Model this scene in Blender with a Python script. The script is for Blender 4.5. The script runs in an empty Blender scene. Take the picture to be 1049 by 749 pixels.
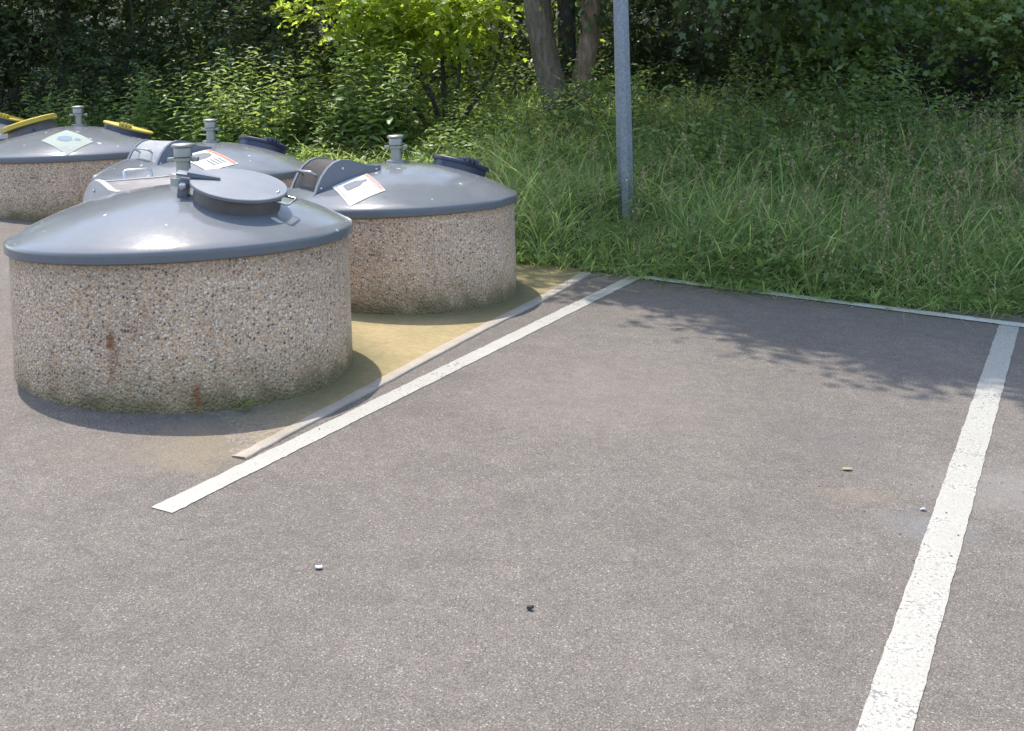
import bpy, bmesh, math, random
import numpy as np
from mathutils import Vector, Matrix

rad = math.radians
scene = bpy.context.scene
COL = scene.collection
GA, GB = -0.06732, 0.04020            # the car park slopes gently
SUN_EL, SUN_DIR = rad(68.5), Vector((-0.53, 0.848, 0)).normalized()

# ------------------------------------------------------------------ terrain
def gz(x, y):
    return GA * np.clip(x, -14, 14) + GB * np.clip(y, -10, 22)
TU, SU = (0.896, -0.443), (0.443, 0.896)
def to_ts(x, y):
    return (x - 1.03) * TU[0] + (y - 8.38) * TU[1], (x - 1.03) * SU[0] + (y - 8.38) * SU[1]
def from_ts(t, s):
    return 1.03 + t * TU[0] + s * SU[0], 8.38 + t * TU[1] + s * SU[1]
EDGE_T = [-40, -12, -7.4, -5.4, -3.4, -2.0, -1.06, -.56, .88, 1.5, 2.08, 2.36, 4, 40]
EDGE_S = [7.0, 2.5, 1.25, .75, .15, -.10, -.17, -.055, -.07, .06, .27, .35, .4, .4]
def edge_s(t):
    return np.interp(t, EDGE_T, EDGE_S)
def rise(u):
    u = np.maximum(u, 0)
    a = 0.135 * np.minimum(u, 5.0) * np.clip(u / 0.6, 0, 1)
    return a + np.clip(u - 7.5, 0, 14) * 0.30
def land(x, y):
    t, s = to_ts(x, y)
    return gz(x, y) + rise(s - edge_s(t))

# ------------------------------------------------------------------ helpers
def tag(o, label=None, cat=None, group=None, kind=None):
    if label: o['label'] = label
    if cat: o['category'] = cat
    if group: o['group'] = group
    if kind: o['kind'] = kind
    return o
def empty(name, loc, label=None, cat=None, group=None):
    o = bpy.data.objects.new(name, None); COL.objects.link(o)
    o.location = loc; o.empty_display_size = .2
    return tag(o, label, cat, group)
def link(name, me, mat, parent=None):
    o = bpy.data.objects.new(name, me); COL.objects.link(o)
    for m in (mat if isinstance(mat, (list, tuple)) else [mat]):
        me.materials.append(m)
    if parent is not None: o.parent = parent
    return o
def obj(name, bm, mat, parent=None, smooth=None):
    me = bpy.data.meshes.new(name)
    bmesh.ops.recalc_face_normals(bm, faces=bm.faces)
    bm.to_mesh(me); bm.free()
    o = link(name, me, mat, parent)
    if smooth is not None:
        me.polygons.foreach_set('use_smooth', [True] * len(me.polygons))
        me.set_sharp_from_angle(angle=rad(smooth))
    return o
def np_mesh(name, V, F, smooth=False, mats=None):
    """V (n,3), F list of arrays (k,3) / (k,4)"""
    me = bpy.data.meshes.new(name)
    V = np.asarray(V, np.float32)
    me.vertices.add(len(V)); me.vertices.foreach_set('co', V.ravel())
    loops = np.concatenate([f.ravel() for f in F]).astype(np.int32)
    sizes = np.concatenate([np.full(len(f), f.shape[1]) for f in F]).astype(np.int32)
    starts = np.concatenate([[0], np.cumsum(sizes)[:-1]]).astype(np.int32)
    me.loops.add(len(loops)); me.loops.foreach_set('vertex_index', loops)
    me.polygons.add(len(sizes)); me.polygons.foreach_set('loop_start', starts)
    me.polygons.foreach_set('loop_total', sizes)
    if mats is not None:
        me.polygons.foreach_set('material_index', np.asarray(mats, np.int32))
    if smooth: me.polygons.foreach_set('use_smooth', np.ones(len(sizes), bool))
    me.update(calc_edges=True)
    return me
def add_lathe(bm, prof, seg=48, M=None, caps=True):
    rings = []
    for r, z in prof:
        if r < 1e-6:
            v = Vector((0, 0, z)); rings.append([bm.verts.new(M @ v if M else v)])
        else:
            ring = []
            for k in range(seg):
                a = 2 * math.pi * k / seg
                v = Vector((r * math.cos(a), r * math.sin(a), z)); ring.append(bm.verts.new(M @ v if M else v))
            rings.append(ring)
    for A, B in zip(rings, rings[1:]):
        for k in range(seg):
            k2 = (k + 1) % seg
            if len(A) == 1 and len(B) == 1: continue
            if len(A) == 1: bm.faces.new((A[0], B[k], B[k2]))
            elif len(B) == 1: bm.faces.new((A[k], A[k2], B[0]))
            else: bm.faces.new((A[k], A[k2], B[k2], B[k]))
    if caps:
        if len(rings[0]) > 1: bm.faces.new(list(reversed(rings[0])))
        if len(rings[-1]) > 1: bm.faces.new(rings[-1])
    return bm
def add_box(bm, c, s, M=None, bev=0.0):
    r = bmesh.ops.create_cube(bm, size=1.0)
    vs = r['verts']
    for v in vs:
        v.co = Vector((v.co.x * s[0] + c[0], v.co.y * s[1] + c[1], v.co.z * s[2] + c[2]))
    if bev:
        es = list({e for v in vs for e in v.link_edges})
        rr = bmesh.ops.bevel(bm, geom=es, offset=bev, segments=2, affect='EDGES', profile=.6)
        vs = list({v for f in rr['faces'] for v in f.verts} | {v for v in vs if v.is_valid})
    if M is not None:
        for v in vs: v.co = M @ v.co
    return bm
def add_tube(bm, pts, rads, seg=8, M=None, caps=True):
    pts = [Vector(p) for p in pts]
    if not hasattr(rads, '__len__'): rads = [rads] * len(pts)
    rings = []; prev = None
    for i, p in enumerate(pts):
        d = (pts[min(i + 1, len(pts) - 1)] - pts[max(i - 1, 0)]).normalized()
        if prev is None:
            a = d.orthogonal().normalized()
        else:
            a = (prev - d * prev.dot(d)).normalized()
        prev = a; b = d.cross(a)
        ring = []
        for k in range(seg):
            an = 2 * math.pi * k / seg
            v = p + (a * math.cos(an) + b * math.sin(an)) * rads[i]
            ring.append(bm.verts.new(M @ v if M else v))
        rings.append(ring)
    for A, B in zip(rings, rings[1:]):
        for k in range(seg):
            bm.faces.new((A[k], A[(k + 1) % seg], B[(k + 1) % seg], B[k]))
    if caps:
        bm.faces.new(list(reversed(rings[0]))); bm.faces.new(rings[-1])
    return bm

# ------------------------------------------------------------------ materials
class NT:
    def __init__(self, name):
        self.m = bpy.data.materials.new(name); self.m.use_nodes = True
        self.t = self.m.node_tree; self.t.nodes.clear()
        self.out = self.t.nodes.new('ShaderNodeOutputMaterial')
    def n(self, typ, **kw):
        nd = self.t.nodes.new('ShaderNode' + typ)
        ins = kw.pop('ins', {})
        for k, v in kw.items(): setattr(nd, k, v)
        for k, v in ins.items(): self.set(nd, k, v)
        return nd
    def set(self, nd, k, v):
        s = nd.inputs[k]
        if isinstance(v, bpy.types.NodeSocket): self.t.links.new(v, s)
        elif hasattr(v, 'outputs'): self.t.links.new(v.outputs[0], s)
        else:
            if s.type == 'RGBA' and len(v) == 3: v = (*v, 1)
            s.default_value = v
    def coords(self): return self.n('TexCoord').outputs['Object']
    def noise(self, vec, scale, detail=4, rough=.55, dist=0):
        return self.n('TexNoise', ins={'Vector': vec, 'Scale': scale, 'Detail': detail, 'Roughness': rough, 'Distortion': dist}).outputs['Fac']
    def ramp(self, fac, stops, mode='LINEAR'):
        r = self.n('ValToRGB', ins={'Fac': fac}); cr = r.color_ramp; cr.interpolation = mode
        while len(cr.elements) < len(stops): cr.elements.new(.5)
        for e, (p, c) in zip(cr.elements, stops):
            e.position = p; e.color = (*c, 1) if hasattr(c, '__len__') else (c, c, c, 1)
        return r.outputs['Color']
    def mix(self, fac, a, b, mode='MIX'):
        m = self.n('MixRGB', blend_type=mode)
        self.set(m, 0, fac); self.set(m, 1, a); self.set(m, 2, b)
        return m.outputs[0]
    def math(self, op, a, b=0.0, c=None, clamp=False):
        m = self.n('Math', operation=op, use_clamp=clamp)
        self.set(m, 0, a); self.set(m, 1, b)
        if c is not None: self.set(m, 2, c)
        return m.outputs[0]
    def maprange(self, v, a, b, c=0., d=1.):
        return self.n('MapRange', ins={0: v, 1: a, 2: b, 3: c, 4: d}).outputs[0]
    def bump(self, h, strength=.3, dist=.01, normal=None):
        ins = {'Height': h, 'Strength': strength, 'Distance': dist}
        if normal is not None: ins['Normal'] = normal
        return self.n('Bump', ins=ins).outputs[0]
    def principled(self, **kw):
        b = self.n('BsdfPrincipled')
        for k, v in kw.items(): self.set(b, k.replace('_', ' '), v)
        self.t.links.new(b.outputs[0], self.out.inputs['Surface'])
        return b
    def spot(self, vec, c, size, nz, jitter=.5):
        """soft irregular blot of a given half-size round c: 1 in the middle, 0 outside"""
        d = self.n('VectorMath', operation='SUBTRACT', ins={0: vec, 1: c}).outputs[0]
        d = self.n('VectorMath', operation='DIVIDE', ins={0: d, 1: size}).outputs[0]
        l = self.n('VectorMath', operation='LENGTH', ins={0: d}).outputs['Value']
        l = self.math('ADD', l, self.math('MULTIPLY', self.math('SUBTRACT', nz, .5), jitter * 2))
        return self.maprange(l, 1.1, .3)

def mat_asphalt():
    T = NT('asphalt'); P = T.coords()
    v = T.n('TexVoronoi', ins={'Vector': P, 'Scale': 235., 'Randomness': 1.})
    cell = T.n('SeparateColor', ins={0: v.outputs['Color']})
    v2 = T.n('TexVoronoi', ins={'Vector': P, 'Scale': 120., 'Randomness': 1.})
    cell2 = T.n('SeparateColor', ins={0: v2.outputs['Color']})
    base = T.ramp(cell.outputs[0], [(0, (.082, .069, .058)), (.35, (.122, .103, .086)), (.7, (.156, .133, .112)), (.94, (.19, .164, .140)), (1, (.28, .25, .22))])
    # bitumen between the stones
    base = T.mix(T.maprange(v.outputs['Distance'], .3, .8, 0, .6), base, (.075, .067, .064))
    # bigger pale stones here and there
    big = T.math('MULTIPLY', T.math('GREATER_THAN', cell2.outputs[1], .955), T.math('LESS_THAN', v2.outputs['Distance'], .38))
    base = T.mix(T.math('MULTIPLY', big, .55), base, (.36, .335, .31))
    dk = T.math('MULTIPLY', T.math('LESS_THAN', cell2.outputs[1], .045), T.math('LESS_THAN', v2.outputs['Distance'], .36))
    base = T.mix(T.math('MULTIPLY', dk, .75), base, (.045, .042, .045))
    n1 = T.noise(P, .55, 6, .6); n2 = T.noise(P, 3.2, 5, .65, .6); n3 = T.noise(P, 14, 4, .6)
    base = T.mix(1., base, T.ramp(n1, [(.3, .93), (.7, 1.06)]), 'MULTIPLY')
    base = T.mix(1., base, T.ramp(n2, [(.28, .88), (.72, 1.10)]), 'MULTIPLY')
    base = T.mix(1., base, T.ramp(n3, [(.28, .88), (.72, 1.10)]), 'MULTIPLY')
    # dirt washed off the concrete pad, pale cement smears and dark drips
    nz = T.noise(P, 13, 8, .7, .4)
    for c, s, k, col in [((-1.25, 4.75, .25), (.30, .40, .5), .45, (.21, .165, .095)), ((-1.5, 4.6, .25), (.55, .25, .5), .2, (.18, .14, .095)),
                         ((1.95, 4.55, .06), (.5, .3, .5), .4, (.20, .185, .17)), ((1.45, 4.15, .06), (.22, .16, .5), .4, (.15, .155, .16)),
                         ((1.35, 5.0, .1), (.28, .5, .5), .35, (.10, .09, .085)), ((1.28, 4.42, .1), (.22, .10, .5), .16, (.25, .19, .13)),
                         ((-.33, 5.78, .2), (.12, .10, .5), .45, (.07, .065, .065)), ((2.9, 4.4, .0), (.6, .5, .5), .35, (.20, .185, .17)),
                         ((.45, 5.6, .15), (.7, .8, .6), .22, (.19, .16, .135)), ((-2.9, 4.3, .3), (.8, .6, .6), .2, (.18, .155, .135))]:
        base = T.mix(T.math('MULTIPLY', T.spot(P, c, s, nz, .9), k), base, col)
    # debris blown against the verge
    h = T.math('SUBTRACT', T.math('MULTIPLY', v.outputs['Distance'], -1.), T.math('MULTIPLY', n3, -.3))
    T.principled(Base_Color=base, Roughness=.86, Specular_IOR_Level=.35, Normal=T.bump(h, .55, .004))
    return T.m

def mat_paint(ca=(.275, .26, .225), cb=(.345, .33, .29)):
    T = NT('road_paint'); P = T.coords()
    n = T.noise(P, 85, 3, .7); n2 = T.noise(P, 9, 5, .7); n3 = T.noise(P, 1.1, 2, .5)
    v = T.n('TexVoronoi', ins={'Vector': P, 'Scale': 105.})
    wear = T.math('ADD', T.math('ADD', T.math('MULTIPLY', n, .70), T.math('MULTIPLY', n2, .36)), T.math('MULTIPLY', n3, .2))
    m = T.maprange(wear, .69, .75)
    col = T.ramp(n2, [(.25, ca), (.75, cb)])
    col = T.mix(T.maprange(v.outputs['Distance'], .45, .8, 0, .30), col, (.2, .19, .18))
    col = T.mix(m, col, (.13, .12, .115))
    T.principled(Base_Color=col, Roughness=.7, Normal=T.bump(T.math('MULTIPLY', v.outputs['Distance'], -1.), .5, .004))
    return T.m

def mat_aggregate(name, rust=False):
    T = NT(name); P = T.coords()
    w = T.n('VectorMath', operation='ADD', ins={0: P, 1: T.n('VectorMath', operation='SCALE', ins={0: T.n('TexNoise', ins={'Vector': P, 'Scale': 60., 'Detail': 2.}).outputs['Color'], 'Scale': .006}).outputs[0]}).outputs[0]
    v = T.n('TexVoronoi', ins={'Vector': w, 'Scale': 71., 'Randomness': 1.})
    c = T.n('SeparateColor', ins={0: v.outputs['Color']})
    v2 = T.n('TexVoronoi', ins={'Vector': w, 'Scale': 135., 'Randomness': 1.})
    c2 = T.n('SeparateColor', ins={0: v2.outputs['Color']})
    stops = [(0, (0.115, 0.085, 0.068)), (.10, (0.278, 0.182, 0.125)), (.26, (0.51, 0.325, 0.196)), (.45, (0.638, 0.435, 0.273)), (.6, (0.534, 0.402, 0.302)), (.78, (0.66, 0.49, 0.345)), (.93, (0.70, 0.57, 0.44)), (1, (0.72, 0.65, 0.55))]
    col = T.ramp(c.outputs[0], stops)
    col2 = T.ramp(c2.outputs[1], stops)
    # small stones fill the gaps between the larger ones, mortar between those
    gap = T.maprange(v.outputs['Distance'], .42, .52)
    col = T.mix(gap, col, col2)
    mort = T.math('MULTIPLY', gap, T.maprange(v2.outputs['Distance'], .4, .62))
    col = T.mix(mort, col, (.40, .315, .25))
    big = T.noise(P, 1.7, 4, .6)
    col = T.mix(1., col, T.ramp(big, [(.3, (.84, .83, .82)), (.7, (1.12, 1.09, 1.06))]), 'MULTIPLY')
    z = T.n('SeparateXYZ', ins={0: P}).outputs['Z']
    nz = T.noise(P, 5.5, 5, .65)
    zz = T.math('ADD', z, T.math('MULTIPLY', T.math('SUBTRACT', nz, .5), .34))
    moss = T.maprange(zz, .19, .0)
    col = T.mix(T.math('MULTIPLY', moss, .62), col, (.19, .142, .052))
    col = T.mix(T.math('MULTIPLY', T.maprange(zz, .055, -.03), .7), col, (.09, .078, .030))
    # darker brown towards the top of the wall
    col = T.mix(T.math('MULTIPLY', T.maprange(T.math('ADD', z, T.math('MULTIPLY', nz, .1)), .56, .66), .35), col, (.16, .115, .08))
    if rust:
        nr = T.noise(P, 22, 4, .7)
        for cc, s, k in [((-.112, -.80, .285), (.024, .1, .06), .85), ((-.100, -.80, .20), (.034, .1, .13), .5), ((.241, -.77, .045), (.022, .1, .035), .75),
                         ((.246, -.77, -.01), (.016, .1, .05), .8), ((.04, -.805, .43), (.012, .1, .028), .6), ((.05, -.80, .36), (.05, .1, .06), .22), ((-.40, -.70, .13), (.05, .1, .12), .22)]:
            col = T.mix(T.math('MULTIPLY', T.spot(P, cc, s, nr, .95), k), col, (.22, .085, .032))
    h = T.math('ADD', T.math('MULTIPLY', v.outputs['Distance'], -1.), T.math('MULTIPLY', v2.outputs['Distance'], -.4))
    T.principled(Base_Color=col, Roughness=.72, Specular_IOR_Level=.4, Normal=T.bump(h, .85, .010))
    return T.m

def mat_plastic(name, col, rough=.33, dust=.25, spec=.5, dustcol=(.30, .29, .27), droppings=False):
    T = NT(name)
    P = T.n('VectorMath', operation='ADD', ins={0: T.coords(), 1: T.n('ObjectInfo').outputs['Location']}).outputs[0]
    n = T.noise(P, 2.2, 6, .65); n2 = T.noise(P, 26, 4, .6); n3 = T.noise(P, 160, 2, .5)
    drop = T.math('MULTIPLY', T.math('GREATER_THAN', T.noise(P, 17, 1, .3), .755), .8)
    dm = T.math('MULTIPLY', T.maprange(T.math('ADD', T.math('MULTIPLY', n, .7), T.math('MULTIPLY', n2, .3)), .35, .75), dust)
    c = T.mix(dm, col, dustcol)
    speck = T.math('GREATER_THAN', n3, .735)
    c = T.mix(T.math('MULTIPLY', speck, dust), c, (.4, .4, .38))
    if droppings: c = T.mix(drop, c, (.5, .5, .47))
    r = T.math('ADD', rough, T.math('MULTIPLY', dm, .3))
    T.principled(Base_Color=c, Roughness=r, Specular_IOR_Level=spec, Normal=T.bump(T.math('ADD', n2, T.math('MULTIPLY', n, 2.)), .05, .01))
    return T.m

def mat_metal(name, col, rough=.42, metal=1., spangle=True):
    T = NT(name); P = T.coords()
    v = T.n('TexVoronoi', ins={'Vector': P, 'Scale': 75.}); c = T.n('SeparateColor', ins={0: v.outputs['Color']})
    n = T.noise(P, 5, 5, .65)
    k = T.ramp(c.outputs[0], [(0, .82), (1, 1.15)]) if spangle else T.ramp(n, [(0, .95), (1, 1.05)])
    b = T.mix(1., col, k, 'MULTIPLY')
    b = T.mix(1., b, T.ramp(n, [(.3, .85), (.7, 1.1)]), 'MULTIPLY')
    T.principled(Base_Color=b, Metallic=metal, Roughness=T.math('ADD', rough, T.math('MULTIPLY', T.math('SUBTRACT', n, .5), .25)), Normal=T.bump(n, .04, .01))
    return T.m

def mat_concrete(name):
    T = NT(name); P = T.coords()
    n = T.noise(P, 2.0, 6, .65); n2 = T.noise(P, 30, 4, .6); n3 = T.noise(P, 200, 2, .6)
    c = T.ramp(n, [(.3, (.205, .155, .070)), (.7, (.285, .222, .108))])
    c = T.mix(1., c, T.ramp(n2, [(.3, .84), (.7, 1.12)]), 'MULTIPLY')
    c = T.mix(1., c, T.ramp(n3, [(.3, .86), (.7, 1.12)]), 'MULTIPLY')
    nz = T.noise(P, 4.5, 6, .7)
    # moss rings round the foot of each container and along the back edge
    moss = None
    for cx, cy in [(-1.649, 5.851), (-.811, 7.774)]:
        d = T.n('VectorMath', operation='SUBTRACT', ins={0: P, 1: (cx, cy, 0)}).outputs[0]
        d = T.n('VectorMath', operation='MULTIPLY', ins={0: d, 1: (1, 1, 0)}).outputs[0]
        l = T.n('VectorMath', operation='LENGTH', ins={0: d}).outputs['Value']
        l = T.math('ADD', l, T.math('MULTIPLY', T.math('SUBTRACT', nz, .5), .32))
        m = T.maprange(l, 1.06, .86)
        moss = m if moss is None else T.math('MAXIMUM', moss, m)
    y = T.n('SeparateXYZ', ins={0: P}).outputs['Y']
    moss = T.math('MAXIMUM', moss, T.maprange(T.math('ADD', y, T.math('MULTIPLY', T.math('SUBTRACT', nz, .5), .9)), 7.75, 8.2))
    c = T.mix(T.math('MULTIPLY', moss, .8), c, T.mix(n2, (.105, .092, .035), (.16, .14, .065)))
    # the front end wears down to bitumen
    x = T.n('SeparateXYZ', ins={0: P}).outputs['X']
    k = T.math('ADD', T.math('MULTIPLY', y, .8), T.math('ADD', T.math('MULTIPLY', x, .75), T.math('MULTIPLY', T.math('SUBTRACT', nz, .5), .7)))
    bare = T.maprange(k, 3.55, 2.95)
    v = T.n('TexVoronoi', ins={'Vector': P, 'Scale': 105.}); cc = T.n('SeparateColor', ins={0: v.outputs['Color']})
    asp = T.ramp(cc.outputs[0], [(0, (.088, .072, .063)), (.5, (.135, .112, .098)), (1, (.22, .19, .168))])
    c = T.mix(T.math('MULTIPLY', bare, .8), c, asp)
    T.principled(Base_Color=c, Roughness=.9, Normal=T.bump(T.math('ADD', n2, n3), .35, .006))
    return T.m
def mat_kerb():
    T = NT('kerb_concrete'); P = T.coords()
    n = T.noise(P, 4, 6, .65); n3 = T.noise(P, 120, 2, .6)
    c = T.ramp(n, [(.3, (.24, .205, .165)), (.7, (.34, .295, .24))])
    c = T.mix(1., c, T.ramp(n3, [(.3, .8), (.7, 1.12)]), 'MULTIPLY')
    T.principled(Base_Color=c, Roughness=.9, Normal=T.bump(n3, .4, .004))
    return T.m
def mat_soil():
    T = NT('soil'); P = T.coords()
    n = T.noise(P, 3, 6, .65); n2 = T.noise(P, 40, 4, .6)
    c = T.ramp(n, [(.3, (.018, .018, .010)), (.6, (.026, .028, .013)), (.8, (.036, .03, .018))])
    c = T.mix(1., c, T.ramp(n2, [(.3, .7), (.7, 1.3)]), 'MULTIPLY')
    T.principled(Base_Color=c, Roughness=.95, Normal=T.bump(n2, .8, .03))
    return T.m
def mat_bark(name, a, b, lichen=.3):
    T = NT(name); P = T.coords()
    st = T.n('VectorMath', operation='MULTIPLY', ins={0: P, 1: (1, 1, .25)}).outputs[0]
    n = T.noise(st, 22, 6, .7, .4); n2 = T.noise(P, 8, 5, .7); n3 = T.noise(P, 45, 3, .6)
    c = T.ramp(n, [(.3, a), (.7, b)])
    c = T.mix(T.math('MULTIPLY', T.maprange(n2, .52, .62), lichen), c, (.20, .20, .15))
    c = T.mix(T.math('MULTIPLY', T.math('GREATER_THAN', n3, .66), lichen), c, (.30, .30, .26))
    T.principled(Base_Color=c, Roughness=.9, Normal=T.bump(n, 1., .05))
    return T.m
def mat_leaf(name, dark, light, trans, tw=.45, rough=.42, var=.5, spec=.38):
    """each leaf its own tone; light also comes through the blade"""
    T = NT(name)
    isl = T.n('NewGeometry').outputs['Random Per Island']
    P = T.coords(); n = T.noise(P, .9, 3, .6)
    f = T.math('ADD', T.math('MULTIPLY', isl, .7), T.math('MULTIPLY', T.math('SUBTRACT', n, .35), 1.0), clamp=True)
    c = T.ramp(f, [(0.05, dark), (.9, light)])
    odd = T.math('GREATER_THAN', T.math('FRACT', T.math('MULTIPLY', isl, 57.3)), .965)
    c = T.mix(T.math('MULTIPLY', odd, .6), c, (.16, .13, .04))
    hs = T.n('HueSaturation', ins={'Value': T.math('ADD', 1. - var / 2, T.math('MULTIPLY', T.math('FRACT', T.math('MULTIPLY', isl, 91.7)), var)), 'Color': c}).outputs[0]
    b = T.n('BsdfPrincipled', ins={'Base Color': hs, 'Roughness': rough, 'Specular IOR Level': spec})
    tc = T.mix(isl, trans, tuple(v * .7 for v in trans))
    tr = T.n('BsdfTranslucent', ins={'Color': tc})
    mx = T.n('MixShader', ins={0: tw})
    T.t.links.new(b.outputs[0], mx.inputs[1]); T.t.links.new(tr.outputs[0], mx.inputs[2])
    T.t.links.new(mx.outputs[0], T.out.inputs['Surface'])
    return T.m
def mat_flat(name, col, rough=.6):
    T = NT(name); P = T.coords(); n = T.noise(P, 40, 3, .6)
    T.principled(Base_Color=T.mix(1., col, T.ramp(n, [(.3, .92), (.7, 1.05)]), 'MULTIPLY'), Roughness=rough)
    return T.m

M = dict(
    asphalt=mat_asphalt(), paint=mat_paint(), wall=mat_aggregate('exposed_aggregate'), wall_rust=mat_aggregate('exposed_aggregate_rusty', True),
    dome=mat_plastic('slate_grey_lid', (.122, .127, .140), 0.12, .32, .30, (.205, .225, .23), True), steel_dark=mat_plastic('slate_painted_steel', (.12, .132, .165), .38, .25),
    flap=mat_metal('grey_flap', (.58, .585, .60), .40, .0, False), hatch=mat_plastic('hatch_grey', (.125, .137, .163), .42, .35),
    collar=mat_plastic('collar_brown', (.075, .062, .06), .5, .3), navy=mat_plastic('navy_plastic', (.022, .028, .065), .35, .12),
    yellow=mat_plastic('yellow_plastic', (.50, .37, .035), .45, .2), galv=mat_metal('galvanised', (.225, .245, .285), .5), zinc=mat_metal('zinc_cast', (.31, .305, .285), .5, .85, False),
    bolt=mat_metal('bolt', (.5, .5, .5), .35, 1., False), stainless=mat_metal('stainless', (.47, .435, .425), .42, .12, False),
    concrete=mat_concrete('pad_concrete'), kerb=mat_kerb(), soil=mat_soil(),
    bark=mat_bark('bark_pale', (.06, .045, .032), (.25, .195, .14), .45), bark_warm=mat_bark('bark_warm', (.12, .08, .054), (.36, .25, .17), .12), bark_dark=mat_bark('bark_dark', (.035, .03, .024), (.085, .075, .06), .2),
    twig=mat_bark('twig', (.05, .04, .025), (.12, .10, .06), 0),
    sheet=mat_flat('label_white', (.46, .465, .46), .75), sheet_green=mat_flat('label_pale_green', (.24, .275, .245), .8), ink=mat_flat('ink_grey', (.13, .14, .16), .8), ink_red=mat_flat('ink_red', (.62, .16, .09), .8), ink_blue=mat_flat('ink_blue', (.12, .18, .24), .8), ink_pale=mat_flat('ink_pale', (.42, .43, .43), .8),
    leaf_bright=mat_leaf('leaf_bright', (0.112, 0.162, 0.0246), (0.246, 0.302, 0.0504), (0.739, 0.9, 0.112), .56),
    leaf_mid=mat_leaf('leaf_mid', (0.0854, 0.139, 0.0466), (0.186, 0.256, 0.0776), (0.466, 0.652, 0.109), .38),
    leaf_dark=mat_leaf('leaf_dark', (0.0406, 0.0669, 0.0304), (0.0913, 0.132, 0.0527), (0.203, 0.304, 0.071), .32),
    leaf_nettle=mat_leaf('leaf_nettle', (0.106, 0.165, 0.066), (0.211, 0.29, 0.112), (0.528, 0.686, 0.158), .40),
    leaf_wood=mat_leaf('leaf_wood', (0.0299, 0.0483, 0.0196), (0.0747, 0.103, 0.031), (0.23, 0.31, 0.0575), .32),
    grass=mat_leaf('grass', (.155, .215, .085), (.315, .41, .165), (.68, .84, .28), .5, .45), straw=mat_leaf('straw', (.25, .19, .10), (.43, .35, .20), (.32, .25, .13), .3, .6, .3),
    grit=mat_flat('grit_stone', (.13, .11, .095), .9), paint_end_lightened=mat_paint((.42, .41, .385), (.53, .52, .49)),  # end line: same paint in a lighter colour, to offset the tree shade
    flower=mat_flat('white_petal', (.55, .56, .5)),
)

# ------------------------------------------------------------------ setting: ground, car park, pad
def grid_mesh(name, xs, ys, zf):
    X, Y = np.meshgrid(xs, ys); Z = zf(X, Y)
    V = np.stack([X, Y, Z], -1).reshape(-1, 3); nx, ny = len(xs), len(ys)
    i = np.arange(nx * (ny - 1)).reshape(ny - 1, nx)[:, :-1].ravel()
    return np_mesh(name, V, [np.stack([i, i + 1, i + nx + 1, i + nx], 1)], True)
xs = np.concatenate([[-150, -90, -55, -35], np.arange(-24, 24.1, .4), [35, 55, 90, 150]])
ys = np.concatenate([[-120, -60, -30, -16], np.arange(-10, 32.1, .4), [40, 60, 90, 150]])
hn = np.random.default_rng(5)
def soil_z(X, Y):
    t, s = to_ts(X, Y); u = s - edge_s(t)
    return land(X, Y) - .035 * (u < .25) - .004 + .05 * np.sin(X * 2.1 + Y) * np.sin(Y * 1.7 - X * .6) * np.clip(u - .8, 0, 1)
tag(link('ground', grid_mesh('ground', xs, ys, soil_z), M['soil']), 'dark earth under the grass verge and the wooded bank', None, None, 'structure')

# car park: one sheet up to the edge of the verge
ts = np.concatenate([[-45, -30, -20], np.arange(-14, 10.1, .1), [14, 25, 45]])
rng = np.random.default_rng(11)
top = edge_s(ts) + .10 + rng.normal(0, .02, len(ts)); top = np.where(ts > 1.4, top - .02, top)
rows = [np.full(len(ts), -60.), np.full(len(ts), -20.), np.full(len(ts), -8.), np.full(len(ts), -1.6), top]
V = []
for r in rows:
    x, y = from_ts(ts, r); V.append(np.stack([x, y, gz(x, y)], -1))
V = np.concatenate(V); n = len(ts)
i = (np.arange(len(rows) - 1)[:, None] * n + np.arange(n - 1)).ravel()
tag(link('car_park', np_mesh('car_park', V, [np.stack([i, i + 1, i + n + 1, i + n], 1)]), M['asphalt']), 'worn grey asphalt of the parking bay', None, None, 'structure')

def strip(name, A, B, w0, w1, mat, lift, label, jit=.003, seed=1, seg=.02):
    """painted line: A->B centre line on the ground, ragged edges"""
    r = np.random.default_rng(seed); A, B = np.array(A, float), np.array(B, float)
    L = np.linalg.norm(B - A); k = max(int(L / seg), 2); f = np.linspace(0, 1, k + 1)
    d = (B - A) / L; nrm = np.array([-d[1], d[0]])
    w = (w0 + (w1 - w0) * f) / 2 + .002 * np.sin(f * L * 9 + seed) * np.sin(f * L * 23)
    c = A + (B - A) * f[:, None]
    a = c + nrm * (w + r.normal(0, jit, k + 1))[:, None]; b = c - nrm * (w + r.normal(0, jit, k + 1))[:, None]
    P = np.concatenate([a, b]); V = np.column_stack([P, gz(P[:, 0], P[:, 1]) + lift])
    i = np.arange(k)
    o = link(name, np_mesh(name, V, [np.stack([i, i + k + 1, i + k + 2, i + 1], 1)]), mat)
    return tag(o, label, None, None, 'structure')
strip('painted_bay_line', (-1.255, 4.042), (.85, 8.37), .094, .094, M['paint'], .003, 'white painted bay line beside the concrete pad', .0012, 1)
strip('painted_bay_line', (-.235, .62), (3.065, 7.30), .132, .116, M['paint'], .003, 'worn white painted bay line on the right of the bay', .0008, 2)
strip('painted_end_line', (.88, 8.37), (7.6, 5.235), .11, .11, M['paint_end_lightened'], .006, 'thin white painted line across the end of the bay beside the grass', .002, 3)

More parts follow.
